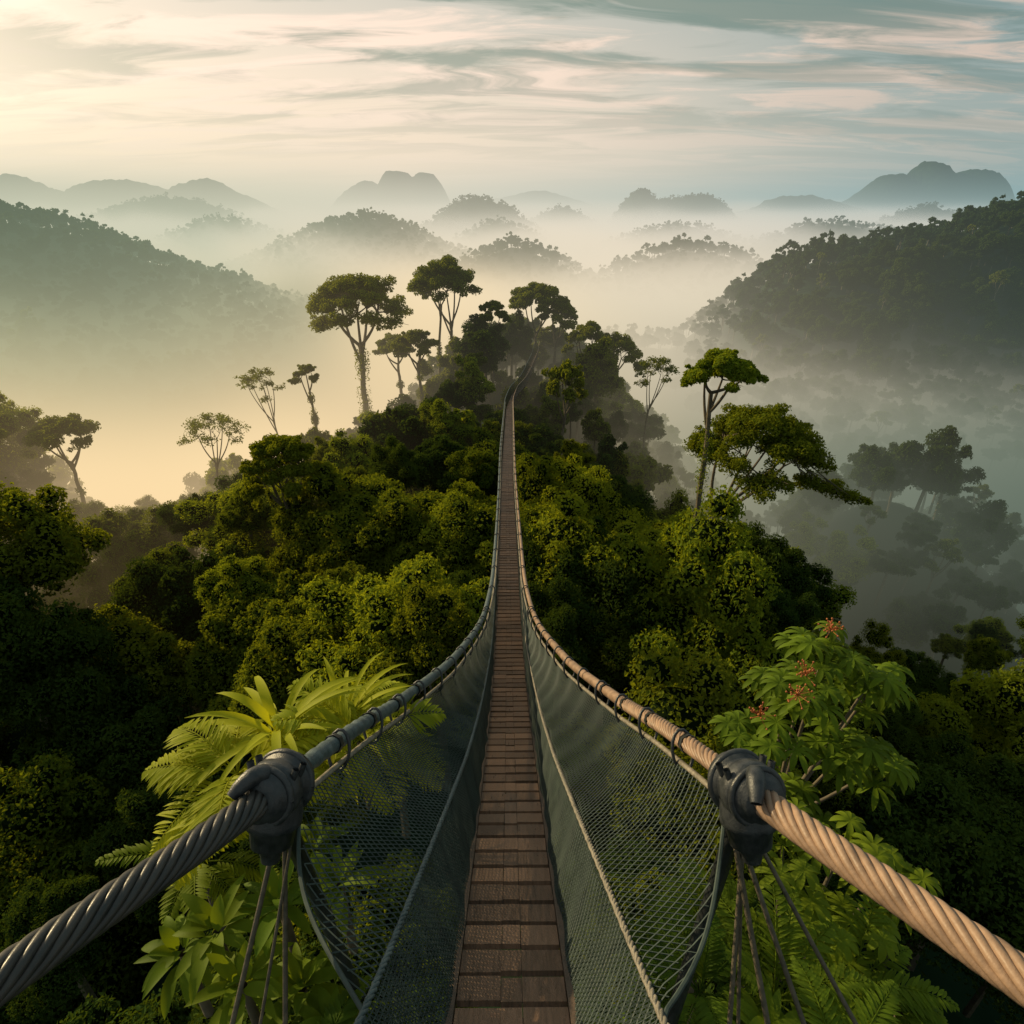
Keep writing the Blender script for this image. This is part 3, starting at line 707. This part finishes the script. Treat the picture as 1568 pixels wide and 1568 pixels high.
w = bpy.data.worlds.new('World'); scene.world = w; w.use_nodes = True; t = NT(w.node_tree)
sky = t.n('ShaderNodeTexSky', dict(sky_type='NISHITA', sun_disc=False, sun_elevation=EL, sun_rotation=AZ % (2 * math.pi), air_density=1.4, dust_density=3.0))
g = t.n('ShaderNodeTexCoord').outputs['Generated']; sx_, sy_, sz_ = t.n('ShaderNodeSeparateXYZ', None, i0=g).outputs
za = t.m('MAXIMUM', sz_, 0.0)
AW = math.radians(-52)
toward = t.n('ShaderNodeVectorMath', dict(operation='DOT_PRODUCT'), i0=g, i1=(math.sin(AW), math.cos(AW), 0)).outputs['Value']
warm = t.mr(toward, .0, .95, 0, 1, True)
hor = t.mix(warm, (.38, .45, .44), (1.30, 1.0, .77))
zen = t.mix(warm, (.12, .27, .31), (.38, .48, .46))
base = t.mix(t.mr(za, .0, .42, 0, 1, True), hor, zen)
base = t.mix(.10, base, t.mix(1.0, sky.outputs[0], (.10, .10, .10), 'MULTIPLY'))
den = t.m('ADD', za, .10); px = t.m('DIVIDE', sx_, den); py = t.m('DIVIDE', sy_, den)
cv = t.n('ShaderNodeCombineXYZ', None, i0=px, i1=py).outputs[0]
mp = t.n('ShaderNodeMapping', None, Vector=cv, Rotation=(0, 0, math.radians(14)), Scale=(.50, 1.35, 1)).outputs[0]
wp = t.n('ShaderNodeTexNoise', None, Vector=mp, Scale=1.0, Detail=2.0)
wv = t.n('ShaderNodeVectorMath', dict(operation='MULTIPLY_ADD'), i0=wp.outputs[1], i1=(1.1, 1.1, 0), i2=mp).outputs[0]
n1 = t.noise(wv, 1.6, 8, .62, .25)
n2 = t.noise(t.n('ShaderNodeVectorMath', dict(operation='ADD'), i0=wv, i1=(7.3, 2.1, 0)).outputs[0], 1.0, 8, .6, .3)
lit = t.mix(warm, (.66, .54, .46), (1.15, .91, .74))
drk = t.mix(warm, (.15, .24, .23), (.27, .34, .28))
c = t.mix(t.m('MULTIPLY', t.mr(n1, .45, .58, 0, 1, True), t.mr(za, .02, .13, .2, 1)), base, lit)
c = t.mix(t.m('MULTIPLY', t.mr(n2, .455, .585, 0, .92, True), t.mr(za, .04, .19, .08, 1)), c, drk)
GA = math.radians(-47)
gl = t.n('ShaderNodeVectorMath', dict(operation='DOT_PRODUCT'), i0=g, i1=(math.sin(GA) * .99, math.cos(GA) * .99, .12)).outputs['Value']
gl = t.m('MULTIPLY', t.m('POWER', t.m('MAXIMUM', gl, 0.0), 22.), .75)
c = t.mix(gl, c, (1.7, 1.35, 1.0))
c = t.mix(t.mr(sz_, -.02, 0, 1, 0), c, (.12, .13, .10))
c = t.mix(1.0, c, (10, 10, 10), 'MULTIPLY')
bg = t.n('ShaderNodeBackground', None, Color=c, Strength=.1)
t.t.links.new(bg.outputs[0], t.n('ShaderNodeOutputWorld').inputs[0])

cam = bpy.data.cameras.new('camera'); cam.sensor_width = 36; cam.lens = 36 * 934 / 1568; cam.clip_end = 12000; cam.clip_start = .05
co = bpy.data.objects.new('camera', cam); co.rotation_euler = (math.radians(90 - 27.4), 0, 0); LINK.objects.link(co); scene.camera = co
scene.view_settings.view_transform = 'Standard'; scene.view_settings.look = 'None'; scene.view_settings.exposure = 0
